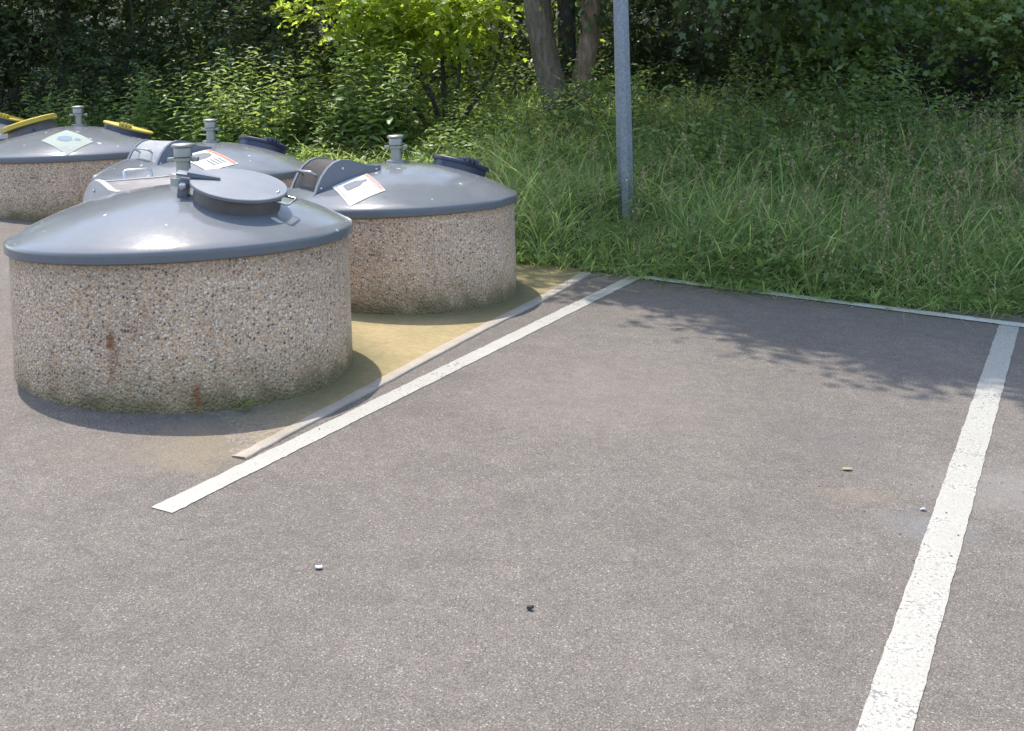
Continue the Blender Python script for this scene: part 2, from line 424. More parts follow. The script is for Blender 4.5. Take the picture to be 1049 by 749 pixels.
# concrete pad and the kerb strip along it
KP = [(-1.105, 4.56), (-.966, 4.90), (-.800, 5.30), (-.634, 5.70), (-.405, 6.26), (-.175, 6.80), (.02, 7.24), (.193, 7.64), (.35, 8.03), (.498, 8.42)]
def kerb_pts(n=60):
    k = np.array(KP); f = np.linspace(0, len(k) - 1, n)
    return np.stack([np.interp(f, range(len(k)), k[:, 0]), np.interp(f, range(len(k)), k[:, 1])], 1)
kp = kerb_pts(); kd = np.gradient(kp, axis=0); kd /= np.linalg.norm(kd, axis=1)[:, None]; kn = np.stack([-kd[:, 1], kd[:, 0]], 1)
rng = np.random.default_rng(21)
wv = .029 + np.clip(np.linspace(0, 1, 60) * .012, 0, 1) + rng.normal(0, .0018, 60)
prof = [(-1, -.01), (-1, .017), (-.8, .021), (.8, .021), (1, .020), (1, -.01)]
V = np.concatenate([np.column_stack([kp + kn * (wv * u)[:, None], gz(kp[:, 0], kp[:, 1]) + h - .012]) for u, h in prof])
i = (np.arange(len(prof) - 1)[:, None] * 60 + np.arange(59)).ravel()
kf = [np.stack([i, i + 1, i + 61, i + 60], 1), np.array([[60 * q for q in (5, 4, 3, 2, 1, 0)]]), np.array([[60 * q + 59 for q in range(6)]])]
tag(link('kerb', np_mesh('kerb', V, kf), M['kerb']), 'narrow pale concrete kerb strip along the container pad', None, None, 'structure')
inner = kp + kn * .03
back = [(.40, 8.62), (.0, 8.85), (-.6, 9.15), (-1.6, 9.95), (-2.4, 10.3)]
left = [(-2.4, 9.2), (-2.2, 7.6), (-2.2, 6.6), (-2.1, 5.9), (-1.75, 5.3)]
front = [(-1.62, 4.98), (-1.50, 4.86), (-1.40, 4.80), (-1.32, 4.70), (-1.22, 4.66), (-1.16, 4.60)]
poly = [tuple(p) for p in inner] + back + left + front
bm = bmesh.new(); bm.faces.new([bm.verts.new((x, y, float(gz(x, y)) + (-.004 if i_ >= len(poly) - len(front) else .0045))) for i_, (x, y) in enumerate(poly)])
bmesh.ops.triangulate(bm, faces=bm.faces)
tag(obj('concrete_pad', bm, M['concrete']), 'sandy yellow concrete pad with moss around the container feet', None, None, 'structure')

# ------------------------------------------------------------------ containers
RW, RR, SK, HC = .809, .831, .052, .225
RS = (RR * RR + HC * HC) / (2 * HC)
def dz(r): return SK + math.sqrt(max(RS * RS - r * r, 0)) - (RS - HC)          # above the rim
def dome_frame(x, y, h):
    n = Vector((x, y, math.sqrt(RS * RS - x * x - y * y))).normalized()
    return Vector((x, y, h + dz(math.hypot(x, y)))), n
def frame(origin, zaxis, xhint):
    z = Vector(zaxis).normalized(); x = Vector(xhint); x = (x - z * x.dot(z)).normalized(); y = z.cross(x)
    m = Matrix((x, y, z)).transposed().to_4x4(); m.translation = origin; return m
def patch(corners, h, lift, nu=8, nv=8):
    """sheet laid on the dome: corners A,B,C,D in the dome's plan"""
    A, B, C, D = [Vector(c) for c in corners]; bm = bmesh.new(); g = []
    for i in range(nu + 1):
        row = []
        for j in range(nv + 1):
            u, v = i / nu, j / nv
            p = A * (1 - u) * (1 - v) + B * u * (1 - v) + C * u * v + D * (1 - u) * v
            row.append(bm.verts.new((p.x, p.y, h + dz(p.length) + lift)))
        g.append(row)
    for i in range(nu):
        for j in range(nv): bm.faces.new((g[i][j], g[i + 1][j], g[i + 1][j + 1], g[i][j + 1]))
    return bm
def uvpt(corners, u, v):
    A, B, C, D = [Vector(c) for c in corners]
    return A * (1 - u) * (1 - v) + B * u * (1 - v) + C * u * v + D * (1 - u) * v
def print_poly(bm, corners, pts, h, lift):
    vs = []
    for u, v in pts:
        p = uvpt(corners, u, v); vs.append(bm.verts.new((p.x, p.y, 0)))
    f = bm.faces.new(vs)
    r = bmesh.ops.triangulate(bm, faces=[f]); es = list({e for q in r['faces'] for e in q.edges})
    if max(e.calc_length() for e in es) > .04: bmesh.ops.subdivide_edges(bm, edges=es, cuts=3, use_grid_fill=True)
    for v in bm.verts:
        if v.co.z == 0: v.co.z = h + dz(math.hypot(v.co.x, v.co.y)) + lift
def rect(u0, v0, u1, v1): return [(u0, v0), (u1, v0), (u1, v1), (u0, v1)]

def make_wall(root, h, mat):
    bm = bmesh.new()
    add_lathe(bm, [(RW, -.35), (RW + .002, -.1), (RW, .1), (RW, h * .5), (RW, h + .02)], 128)
    return obj('concrete_wall', bm, mat, root, 30)
def make_dome(root, h):
    bm = bmesh.new()
    prof = [(RW - .03, h + .012), (RW - .03, h), (RR - .008, h), (RR, h + .006), (RR + .002, h + SK - .014), (RR, h + SK - .003), (RR - .006, h + SK + .004)]
    for k in range(1, 22):
        r = (RR - .012) * (1 - k / 21); prof.append((r, h + dz(r)))
    add_lathe(bm, prof, 160, None, False)
    return obj('dome_lid', bm, M['dome'], root, 40)
def make_post(root, h, x, y, rot=0, up=0):
    p, n = dome_frame(x, y, h)
    m = Matrix.Translation((x, y, p.z - .02 + up)) @ Matrix.Rotation(rot, 4, 'Z')
    bm = bmesh.new()
    add_lathe(bm, [(.066, -.03), (.066, .03), (.062, .034), (.036, .036), (.034, .115), (.034, .13), (.045, .134), (.045, .175), (.043, .18)], 28, m)
    o = obj('lifting_post', bm, M['zinc'], root, 35)
    bm = bmesh.new(); add_lathe(bm, [(.05, .18), (.056, .184), (.056, .193), (.05, .199), (0, .202)], 28, m)
    obj('post_cap', bm, M['zinc'], o, 35)
    bm = bmesh.new()
    add_lathe(bm, [(.044, .112), (.05, .113), (.05, .127), (.044, .128)], 24, m, False)
    for s in (-1, 1): add_box(bm, (s * .06, 0, .120), (.032, .034, .022), m, .004)
    obj('lifting_lug', bm, M['zinc'], o, 35)
    return o
def bolt_head(bm, m, r=.009, t=.006):
    add_lathe(bm, [(r, 0), (r, t * .6), (r * .6, t), (0, t)], 12, m)

def make_hood(root, h, front, direction, width, sheet_mat, flap_mat, label=None, sink=0., grip=.40):
    """arched chute: side plates along `direction` (outwards), flap between them.  front = outer end of the right-hand plate's foot"""
    d = Vector((*direction, 0)).normalized(); w = Vector((d.y, -d.x, 0))           # w: to the right when looking outwards
    L = .455
    prof = [(.0, .028), (.03, .036), (.10, .060), (.17, .105), (.22, .133), (.275, .152), (.325, .150), (.37, .128), (.41, .088), (.44, .040), (.455, .004)]
    f = Vector((*front, 0))
    def P(u, v, k):
        q = f - d * (L - u) + w * k; base = f - d * (L - u)
        zb = 1 - u / L
        # foot line of the plate: straight chord of the dome
        r0 = max((f - d * L).length, (f - d * L + w * width).length); r1 = max(f.length, (f + w * width).length)
        z = h + dz(min(r0, RR)) * zb + dz(min(r1, RR)) * (1 - zb)
        return Vector((q.x, q.y, z + v - sink))
    bm = bmesh.new()                                                               # curved sheet of the back half
    idx = [0, 1, 2, 3, 4, 5]
    ring = []
    for j in idx:
        u, v = prof[j]; ring.append([bm.verts.new(P(u, v - .012, k)) for k in (-.002, width + .002)] )
    for a, b in zip(ring, ring[1:]): bm.faces.new((a[0], b[0], b[1], a[1]))
    v0 = [bm.verts.new(P(-.0, -.10, k)) for k in (-.002, width + .002)]
    bm.faces.new((v0[0], ring[0][0], ring[0][1], v0[1]))
    bmesh.ops.solidify(bm, geom=bm.faces, thickness=.004)
    hood = obj('chute_hood', bm, sheet_mat, root, 40)
    if label: hood['label'] = label
    for k0 in (-.018, width - .014):                                               # side plates 32 mm thick
        bm = bmesh.new(); A, B = [], []
        pts = [(0, -.10)] + prof + [(.475, -.012), (.47, -.10)]
        for u, v in pts:
            A.append(bm.verts.new(P(u, v, k0))); B.append(bm.verts.new(P(u, v, k0 + .032)))
        bm.faces.new(A); bm.faces.new(list(reversed(B)))
        for q in range(len(A)): bm.faces.new((A[q], B[q], B[(q + 1) % len(A)], A[(q + 1) % len(A)]))
        obj('side_plate', bm, sheet_mat, hood, 30)
        out = -1 if k0 < 0 else 1
        for u, v in [(.035, .012), (.27, .095), (.42, .02)]:
            bm = bmesh.new(); o = P(u, v, k0 if out < 0 else k0 + .032); bolt_head(bm, frame(o + w * out * .001, w * out, d))
            obj('bolt', bm, M['bolt'], hood, 40)
    bm = bmesh.new()                                                               # flap: front half, set in between the plates
    ring = []
    for u, v in [(.235, .137), (.275, .150), (.325, .149), (.37, .127), (.407, .089), (.434, .046), (.446, .014)]:
        ring.append([bm.verts.new(P(u, v - .006, k)) for k in (.022, width - .022)])
    for a, b in zip(ring, ring[1:]): bm.faces.new((a[0], b[0], b[1], a[1]))
    bmesh.ops.solidify(bm, geom=bm.faces, thickness=.004)
    flap = obj('flap', bm, flap_mat, hood, 40)
    bm = bmesh.new()
    c = width / 2
    gv = float(np.interp(grip, [a_[0] for a_ in prof], [a_[1] for a_ in prof])); ou, ov = (.045, .030) if grip > .36 else (.02, .045)
    hw = .10 if grip > .36 else .075; c = c if grip > .36 else c + .03
    add_tube(bm, [P(grip, gv - .01, c - hw), P(grip + ou * .9, gv + ov * .85, c - hw), P(grip + ou, gv + ov, c - hw + .012), P(grip + ou, gv + ov, c + hw - .012), P(grip + ou * .9, gv + ov * .85, c + hw), P(grip, gv - .01, c + hw)], .008, 8)
    obj('handle', bm, M['bolt'], flap, 50)
    bm = bmesh.new()                                                               # lip tray under the flap
    q = [P(.425, .004, -.03), P(.425, .004, width + .03), P(.515, -.016, width + .03), P(.515, -.016, -.03)]
    bm.faces.new([bm.verts.new(x) for x in q]); bmesh.ops.solidify(bm, geom=bm.faces, thickness=.012)
    obj('lip', bm, sheet_mat, hood, 30)
    return hood

def make_side_lid(root, h, az, r, rad_, top_mat, base_mat, thick=.022):
    """round filling lid lying on the dome, hinge lump on the uphill side"""
    x, y = r * math.cos(az), r * math.sin(az); p, n = dome_frame(x, y, h)
    m = frame(p, n, Vector((math.cos(az), math.sin(az), 0)))
    bm = bmesh.new(); add_lathe(bm, [(rad_ * .96, -.03), (rad_ * .96, .028), (rad_ * .9, .03)], 48, m)
    lid = obj('filling_lid', bm, base_mat, root, 35)
    bm = bmesh.new()
    add_lathe(bm, [(rad_ * .93, .028), (rad_ * 1.02, .030), (rad_ * 1.04, .036), (rad_ * 1.04, .030 + thick), (rad_ * 1.0, .036 + thick), (rad_ * .6, .040 + thick), (0, .042 + thick)], 56, m)
    obj('lid_rim', bm, top_mat, lid, 35)
    bm = bmesh.new()
    for s in (-1, 0, 1): add_box(bm, (-.02 + s * .032, -rad_ * .93, .052 + thick / 2), (.024, .075, .040), m, .006)
    add_box(bm, (-.02, -rad_ * .80, .046 + thick), (.11, .10, .016), m, .005)
    obj('hinge', bm, top_mat, lid, 35)
    return lid
LABEL_LEN = .012
def bottle_label(root, corners, h, kind):
    sh = obj('label_sheet', patch(corners, h, .004), M['sheet'], root, 40)
    r = random.Random(4 if kind == 'bottle' else 9)
    bm = bmesh.new()
    # the short side B-C is the sheet's head (red lines), the picture beside it
    if kind == 'bottle':
        b = [(.20, .22), (.20, .42), (.23, .47), (.56, .47), (.63, .42), (.70, .375), (.82, .37), (.82, .27), (.70, .265), (.63, .22), (.56, .17), (.23, .17)]
        print_poly(bm, corners, [(u, v + .02) for u, v in b], h, .0062)
    else:
        b = [(.16, .20), (.14, .34), (.20, .44), (.40, .46), (.60, .44), (.76, .36), (.80, .27), (.74, .18), (.52, .13), (.30, .13)]
        print_poly(bm, corners, b, h, .0062)
    obj('picture_print', bm, M['ink'], sh)
    bm = bmesh.new()
    if kind == 'bottle':
        for v0, v1, a, b_ in [(.028, .036, .0, 1)]: pass
        for k, u0 in enumerate((.885, .925, .962)):
            v = .06
            while v < .93:
                l = r.uniform(.03, .09); print_poly(bm, corners, rect(u0, v, u0 + .022, min(v + l, .95)), h, .0062); v += l + .018
    else:
        print_poly(bm, corners, rect(.87, .03, .975, .97), h, .0062)
    v = .30
    obj('red_print', bm, M['ink_red'], sh)
    bm = bmesh.new()
    for u0 in ((.30, .40, .50) if kind == 'bottle' else (.30, .42, .54, .66)):
        v = .56
        while v < .84:
            l = r.uniform(.02, .06); print_poly(bm, corners, rect(u0 + .06, v, u0 + .06 + (.05 if kind != 'bottle' else .045), min(v + l, .86)), h, .0062); v += l + .014
    obj('text_print', bm, M['ink_pale'] if kind == 'bottle' else M['ink'], sh)
    bm = bmesh.new(); v = .10
    while v < .7:
        l = r.uniform(.02, .07); print_poly(bm, corners, rect(.055, v, .075, v + l), h, .0062); v += l + .012
    obj('small_print', bm, M['ink_red'], sh)
    return sh

def container(loc, h, label, wall_mat):
    root = empty('waste_container', loc, label, 'waste container', 'half sunken round waste containers')
    make_wall(root, h, wall_mat); make_dome(root, h)
    return root
def gzf(x, y): return float(gz(np.float64(x), np.float64(y)))

# --- nearest container: flat round hatch, chute on the far side
x, y, zr = -1.649, 5.851, .9604; g = gzf(x, y); h = zr - g
c1 = container((x, y, g), h, 'nearest round container, rust streaks on its pebbled wall, flat round hatch on its grey dome', M['wall_rust'])
make_post(c1, h, .012, -.02, 0, .024)
az, r = rad(-42), .415
p, n = dome_frame(r * math.cos(az), r * math.sin(az), h)
n = (n + Vector((.015, -.035, 0))).normalized()
m = frame(p + Vector((.024, 0, -.014)), n, Vector((1, 0.05, 0)))
bm = bmesh.new(); add_lathe(bm, [(.205, -.08), (.205, .062), (.215, .066), (.215, .070)], 64, m)
hat = obj('filling_hatch', bm, M['collar'], c1, 35)
bm = bmesh.new(); add_lathe(bm, [(.220, .070), (.228, .073), (.228, .086), (.224, .089), (.12, .092), (0, .093)], 72, m)
obj('hatch_plate', bm, M['hatch'], hat, 30)
bm = bmesh.new()
add_box(bm, (-.252, .0, .030), (.050, .062, .085), m, .006)
add_box(bm, (-.250, .0, .098), (.085, .058, .012), m, .003)
vs = [m @ Vector(q) for q in ((-.24, -.034, .094), (-.09, -.006, .094), (-.09, .006, .094), (-.24, .034, .094))]
top_ = [m @ Vector(q) for q in ((-.24, -.034, .118), (-.09, -.006, .104), (-.09, .006, .104), (-.24, .034, .118))]
A = [bm.verts.new(q) for q in vs]; B = [bm.verts.new(q) for q in top_]
bm.faces.new(A); bm.faces.new(list(reversed(B)))
for q in range(4): bm.faces.new((A[q], B[q], B[(q + 1) % 4], A[(q + 1) % 4]))
hg = obj('hinge', bm, M['steel_dark'], hat, 30)
bm = bmesh.new()
bolt_head(bm, frame(m @ Vector((-.252, -.034, .048)), m.to_3x3() @ Vector((0, -1, 0)), m.to_3x3() @ Vector((1, 0, 0))), .019, .014)
obj('bolt', bm, M['bolt'], hg, 40)
bm = bmesh.new()
hm = m @ Matrix.Rotation(rad(-14), 4, 'Z')
add_tube(bm, [(.205, -.05, .062), (.262, -.055, .060), (.272, -.045, .060), (.272, .045, .060), (.262, .055, .060), (.205, .05, .062)], .006, 8, hm)
obj('handle', bm, M['bolt'], hat, 50)
bm = bmesh.new()
for yy in (-.008, .010): bolt_head(bm, hm @ Matrix.Translation((.195, yy, .0905)), .006, .005)
obj('rivet', bm, M['bolt'], hat, 50)
make_hood(c1, h, (-.62, .33), (-.68, .73), .42, M['stainless'], M['flap'], 'bare metal chute hood with a wire handle', .025, .30)
bpy.data.objects['chute_hood'].name = 'chute_hood'

# --- second container: bottle label, dark chute on its left
x, y, zr = -.811, 7.774, .9125; g = gzf(x, y); h = zr - g
c2 = container((x, y, g), h, 'round pebbled container in front of the grass with a bottle picture on its grey dome', M['wall'])
make_post(c2, h, .035, .02, .2)
make_hood(c2, h, (-.42, -.53), (-.83, -.56), .36, M['steel_dark'], M['collar'])
make_side_lid(c2, h, rad(28), .50, .19, M['navy'], M['navy'])
bottle_label(c2, [(-.316, -.508), (-.114, -.365), (.03, -.642), (-.172, -.785)], h, 'bottle')

# --- third container: silver flap chute
x, y, zr = -2.414, 9.18, 1.02; g = gzf(x, y); h = zr - g
c3 = container((x, y, g), h, 'grey domed container behind the nearest one, silver flap chute and red banded label', M['wall'])
make_post(c3, h, .055, .02, -.3)
make_hood(c3, h, (-.20, -.605), (-.72, -.69), .47, M['steel_dark'], M['flap'], None, .02)
make_side_lid(c3, h, rad(38), .50, .20, M['navy'], M['navy'])
bottle_label(c3, [(-.047, -.536), (.128, -.356), (.394, -.551), (.219, -.731)], h, 'can')

# --- fourth and fifth: yellow lids
def yellow_container(loc, h, label):
    c = container(loc, h, label, M['wall'])
    make_post(c, h, .05, .03, .5)
    make_side_lid(c, h, rad(14), .47, .215, M['yellow'], M['navy'], .016)
    az = rad(184); rr = .345; p, n = dome_frame(rr * math.cos(az), rr * math.sin(az), h)
    n = (n + Vector((-.075, 0, 0))).normalized()
    m = frame(p + Vector((.005, 0, -.032)), n, Vector((-1, 0, 0)))
    bm = bmesh.new(); add_lathe(bm, [(.225, -.12), (.215, .02), (.195, .075), (.202, .085)], 56, m)
    hat = obj('filling_hatch', bm, M['collar'], c, 35)
    bm = bmesh.new()
    pr = [(.205, .085)] + [(.238 + .004 * (k % 2), .086 + .0075 * k) for k in range(6)] + [(.223, .131), (.12, .136), (0, .138)]
    add_lathe(bm, pr, 64, m); obj('hatch_lid', bm, M['yellow'], hat, 25)
    bm = bmesh.new(); bolt_head(bm, frame(m @ Vector((-.10, .195, .03)), m.to_3x3() @ Vector((-.4, .9, 0)), m.to_3x3() @ Vector((1, 0, 0))), .012, .012)
    obj('bolt', bm, M['navy'], hat, 40)
    return c
x, y, zr = -3.944, 10.54, 1.139; g = gzf(x, y); h4 = zr - g
c4 = yellow_container((x, y, g), h4, 'pebbled container at the left with yellow lids and a pale green notice on its dome')
cr = [(-.051, -.577), (.063, -.301), (.374, -.518), (.248, -.79)]
sh = obj('label_sheet', patch(cr, h4, .004), M['sheet_green'], c4, 40)
bm = bmesh.new()
for pts in ([(.30, .30), (.45, .22), (.62, .30), (.70, .48), (.58, .62), (.42, .58), (.33, .45)], [(.62, .64), (.74, .60), (.80, .72), (.70, .78)]): print_poly(bm, cr, pts, h4, .0062)
obj('picture_print', bm, M['ink_blue'], sh)
bm = bmesh.new()
for k in range(5): print_poly(bm, cr, rect(.14 + .03 * k, .66 + .03 * (k % 2), .155 + .03 * k, .9), h4, .0062)
obj('text_print', bm, M['ink_pale'], sh)
x, y, zr = -5.63, 11.95, 1.235; g = gzf(x, y)
yellow_container((x, y, g), zr - g, 'grey domed container cut off by the left frame edge, only its yellow rimmed lid showing')

# ------------------------------------------------------------------ pole
px, py = .927, 9.75; pz = float(land(np.float64(px), np.float64(py)))
bm = bmesh.new()
add_lathe(bm, [(.072, -.3), (.071, .8), (.064, 2.2), (.052, 4.6), (.05, 4.62), (0, 4.63)], 8, Matrix.Rotation(rad(12), 4, 'Z'))
pole = obj('metal_pole', bm, M['galv'], None, 20); pole.location = (px, py, pz)
tag(pole, 'galvanised grey metal pole standing in the grass', 'pole')
bm = bmesh.new(); a_ = rad(12 + 22.5 - 90 - 0)
bolt_head(bm, frame(Vector((.070 * math.sin(.05), -.0695, .36)), Vector((.1, -1, 0)), Vector((1, 0, 0))), .011, .012)
obj('bolt', bm, M['bolt'], pole, 40)

# ------------------------------------------------------------------ foliage
def basis(rng, d):
    d = d / np.linalg.norm(d, axis=1, keepdims=True)
    a = rng.normal(size=d.shape); a -= (a * d).sum(1, keepdims=True) * d; a /= np.linalg.norm(a, axis=1, keepdims=True)
    return d, a, np.cross(d, a)
OVAL = (np.array([(0, 0, 0), (.22, .35, .05), (.16, .72, .05), (0, 1, -.04), (-.16, .72, .05), (-.22, .35, .05), (0, .5, 0)], float),
        [(0, 1, 6), (1, 2, 6), (2, 3, 6), (3, 4, 6), (4, 5, 6), (5, 0, 6)])
QUADLEAF = (np.array([(0, 0, 0), (.27, .45, .07), (0, 1, -.05), (-.27, .45, .07)], float), [(0, 1, 2), (0, 2, 3)])
MAPLE = (np.array([(0, 0, 0), (.30, .10, .03), (.20, .28, .03), (.52, .52, .0), (.22, .60, .04), (0, 1.0, -.06), (-.22, .60, .04), (-.52, .52, .0), (-.20, .28, .03), (-.30, .10, .03)], float),
         [(0, 1, 2), (0, 2, 4), (2, 3, 4), (0, 4, 5), (0, 5, 6), (0, 6, 8), (6, 7, 8), (0, 8, 9)])
def place(tmpl, pos, ydir, nrm, size):
    T, F = tmpl
    ydir = ydir / np.linalg.norm(ydir, axis=1, keepdims=True)
    x = np.cross(ydir, nrm); x /= np.linalg.norm(x, axis=1, keepdims=True) + 1e-9
    z = np.cross(x, ydir)
    V = pos[:, None] + size[:, None, None] * (T[None, :, 0:1] * x[:, None] + T[None, :, 1:2] * ydir[:, None] + T[None, :, 2:3] * z[:, None])
    n = len(pos); F = np.array(F)
    FF = (np.arange(n) * len(T))[:, None, None] + F[None]
    return V.reshape(-1, 3), FF.reshape(-1, 3)
def twigs(rng, P0, D, L, nleaf, size, tmpl, droop=.15, spread=.9, flat=.7, stick=.004):
    """leafy twigs: alternate leaves on drooping shoots; returns verts, tris, n_stick_tris"""
    n = len(P0); D = D / np.linalg.norm(D, axis=1, keepdims=True)
    f = (np.arange(nleaf) + .6) / nleaf
    down = np.array([0, 0, -1.])
    pos = P0[:, None] + D[:, None] * (L[:, None] * f)[..., None] + down * (droop * L[:, None] * f ** 2)[..., None]
    tang = D[:, None] + down * (2 * droop * f)[None, :, None]; tang = np.broadcast_to(tang, pos.shape)
    side = np.cross(D, np.array([0, 0, 1.])) + rng.normal(0, .12, D.shape); side /= np.linalg.norm(side, axis=1, keepdims=True) + 1e-9
    sg = np.where(np.arange(nleaf) % 2 == 0, 1., -1.)
    yd = tang * .55 + side[:, None] * sg[None, :, None] * spread + rng.normal(0, .28, pos.shape) + down * .22
    nr = np.array([0, 0, 1.]) * flat + rng.normal(0, .38, pos.shape) + D[:, None] * .25
    sz = size * rng.uniform(.6, 1.25, (n, nleaf)) * (1.1 - .45 * f)[None]
    V, F = place(tmpl, pos.reshape(-1, 3), yd.reshape(-1, 3), nr.reshape(-1, 3), sz.ravel())
    # the shoot itself, a thin three sided stick in three pieces
    g = np.array([0, .35, .7, 1.0]); sp = P0[:, None] + D[:, None] * (L[:, None] * g)[..., None] + down * (droop * L[:, None] * g ** 2)[..., None]
    _, a, b = basis(rng, D)
    ring = []
    for k in range(3):
        an = 2 * math.pi * k / 3
        ring.append(sp + (a * math.cos(an) + b * math.sin(an))[:, None] * (stick * (1.1 - g))[None, :, None])
    R = np.stack(ring, 2).reshape(n, 12, 3)
    SF = []
    for s in range(3):
        for k in range(3):
            a0, a1 = s * 3 + k, s * 3 + (k + 1) % 3
            SF += [(a0, a1, a1 + 3), (a0, a1 + 3, a0 + 3)]
    SF = (np.arange(n) * 12)[:, None, None] + np.array(SF)[None] + len(V)
    return np.concatenate([V, R.reshape(-1, 3)]), F, SF.reshape(-1, 3)
def crown_mesh(name, rng, blobs, ntw, nleaf, size, tmpl, L=(.35, .75), droop=.2, shell=.55, up=.25, flat=.7, gaps=None):
    """blobs: (x,y,z,rx,ry,rz).  twigs start inside a blob and grow outwards"""
    B = np.array(blobs, float); vol = (B[:, 3] * B[:, 4] * B[:, 5]) ** .75; k = rng.choice(len(B), ntw, p=vol / vol.sum())
    u = rng.normal(size=(ntw, 3)); u /= np.linalg.norm(u, axis=1, keepdims=True)
    rr = shell + (1 - shell) * rng.random(ntw) ** .7
    rr = np.where(rng.random(ntw) < .25, rng.random(ntw) * .8, rr)
    wob = 1 + .22 * np.sin(u[:, 0] * 5 + k * 1.7) * np.sin(u[:, 2] * 6 + k) + .12 * np.sin(u[:, 1] * 11 + k * 2.)
    P0 = B[k, :3] + u * B[k, 3:] * (rr * wob)[:, None] * .86
    D = u * .8 + rng.normal(0, .45, (ntw, 3)) + np.array([0, 0, up])
    if gaps:
        q = P0 * 3.1 + rng.uniform(0, 6, 3)
        f = np.sin(q[:, 0] + 1.3 * np.sin(q[:, 1])) + np.sin(q[:, 1] * 1.1 + 1.2 * np.sin(q[:, 2] * 1.2)) + np.sin(q[:, 2] * 1.5 + 1.1 * np.sin(q[:, 0] * .9))
        kk = f + rng.normal(0, .35, ntw) > gaps
        P0, D = P0[kk], D[kk]; ntw = len(P0)
    V, F, S = twigs(rng, P0, D, rng.uniform(L[0], L[1], ntw), nleaf, size, tmpl, droop, .9, flat)
    return np_mesh(name, V, [F, S], False, np.concatenate([np.zeros(len(F)), np.ones(len(S))]))
def plant_root(name, loc, label, cat, group=None): return empty(name, loc, label, cat, group)

def branches_bm(rng, targets, base_r, start=(0, 0, 0)):
    bm = bmesh.new(); s = Vector(start)
    for t in targets:
        t = Vector(t); mid = s.lerp(t, .5) + Vector((rng.normal(0, .12), rng.normal(0, .12), .15 * (t - s).length * .6))
        pts = [s, s.lerp(mid, .5) + Vector((rng.normal(0, .04), rng.normal(0, .04), .05)), mid, mid.lerp(t, .55), t]
        add_tube(bm, pts, [base_r, base_r * .8, base_r * .6, base_r * .4, base_r * .15], 7)
    return bm
def shrub(x, y, blobs, ntw, nleaf, size, tmpl, mat, label, seed, cat='shrub', group=None, **kw):
    blobs = [(b[0], b[1], b[2] * .68, b[3], b[4], b[5] * .72) for b in blobs]
    rng = np.random.default_rng(seed); z = float(land(np.float64(x), np.float64(y)))
    kw.setdefault('gaps', .42)
    root = empty('shrub', (x, y, z), label, cat, group)
    link('crown', crown_mesh('shrub_crown', rng, blobs, ntw, nleaf, size, tmpl, **kw), [M[mat], M['twig']], root)
    obj('stem', branches_bm(rng, [b[:3] for b in blobs], .035, (0, 0, -.15)), M['bark_dark'], root, 60)
    return root

# bright, back-lit shrub left of the trunks
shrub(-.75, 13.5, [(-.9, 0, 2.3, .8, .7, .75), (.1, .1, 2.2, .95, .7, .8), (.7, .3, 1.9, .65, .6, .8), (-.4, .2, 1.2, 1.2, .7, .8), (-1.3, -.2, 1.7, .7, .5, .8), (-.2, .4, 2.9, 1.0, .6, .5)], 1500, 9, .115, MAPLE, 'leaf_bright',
      'bright yellow green shrub lit from behind, left of the pale tree trunk', 31, droop=.25)
# dark shrubs to the left
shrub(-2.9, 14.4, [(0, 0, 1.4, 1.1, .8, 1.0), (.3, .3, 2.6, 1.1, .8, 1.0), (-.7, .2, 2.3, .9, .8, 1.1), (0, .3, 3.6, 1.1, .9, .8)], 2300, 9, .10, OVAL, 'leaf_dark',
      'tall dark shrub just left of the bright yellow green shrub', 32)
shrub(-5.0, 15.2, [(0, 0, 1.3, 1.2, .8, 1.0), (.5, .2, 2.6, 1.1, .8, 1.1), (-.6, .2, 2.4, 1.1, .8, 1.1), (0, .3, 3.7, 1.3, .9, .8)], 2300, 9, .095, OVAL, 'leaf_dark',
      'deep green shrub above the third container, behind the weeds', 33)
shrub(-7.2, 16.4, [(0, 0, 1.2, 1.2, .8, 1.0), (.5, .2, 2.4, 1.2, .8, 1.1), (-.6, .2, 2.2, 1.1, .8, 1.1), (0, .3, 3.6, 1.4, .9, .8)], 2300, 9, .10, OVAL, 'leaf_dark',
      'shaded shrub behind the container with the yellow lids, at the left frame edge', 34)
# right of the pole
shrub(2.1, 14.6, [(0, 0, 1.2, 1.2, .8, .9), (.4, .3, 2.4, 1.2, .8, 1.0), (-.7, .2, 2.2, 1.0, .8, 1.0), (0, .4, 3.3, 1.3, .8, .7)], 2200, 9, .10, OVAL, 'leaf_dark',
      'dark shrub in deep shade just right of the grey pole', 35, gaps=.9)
shrub(4.15, 13.6, [(0, 0, 1.0, 1.2, .8, .75), (.5, .3, 2.0, 1.1, .8, .9), (-.7, .3, 1.8, .9, .8, .9), (0, .4, 2.8, 1.2, .8, .8)], 2200, 9, .10, MAPLE, 'leaf_mid',
      'mid green shrub at the upper right behind the tall grass', 36)
shrub(6.3, 12.9, [(0, 0, 1.1, 1.2, .8, .8), (.4, .3, 2.1, 1.1, .8, .9), (-.7, .2, 1.7, .9, .8, .8), (0, .3, 2.8, 1.2, .8, .7)], 2000, 9, .105, MAPLE, 'leaf_nettle',
      'sunlit shrub at the right frame edge behind the tall grass', 37)

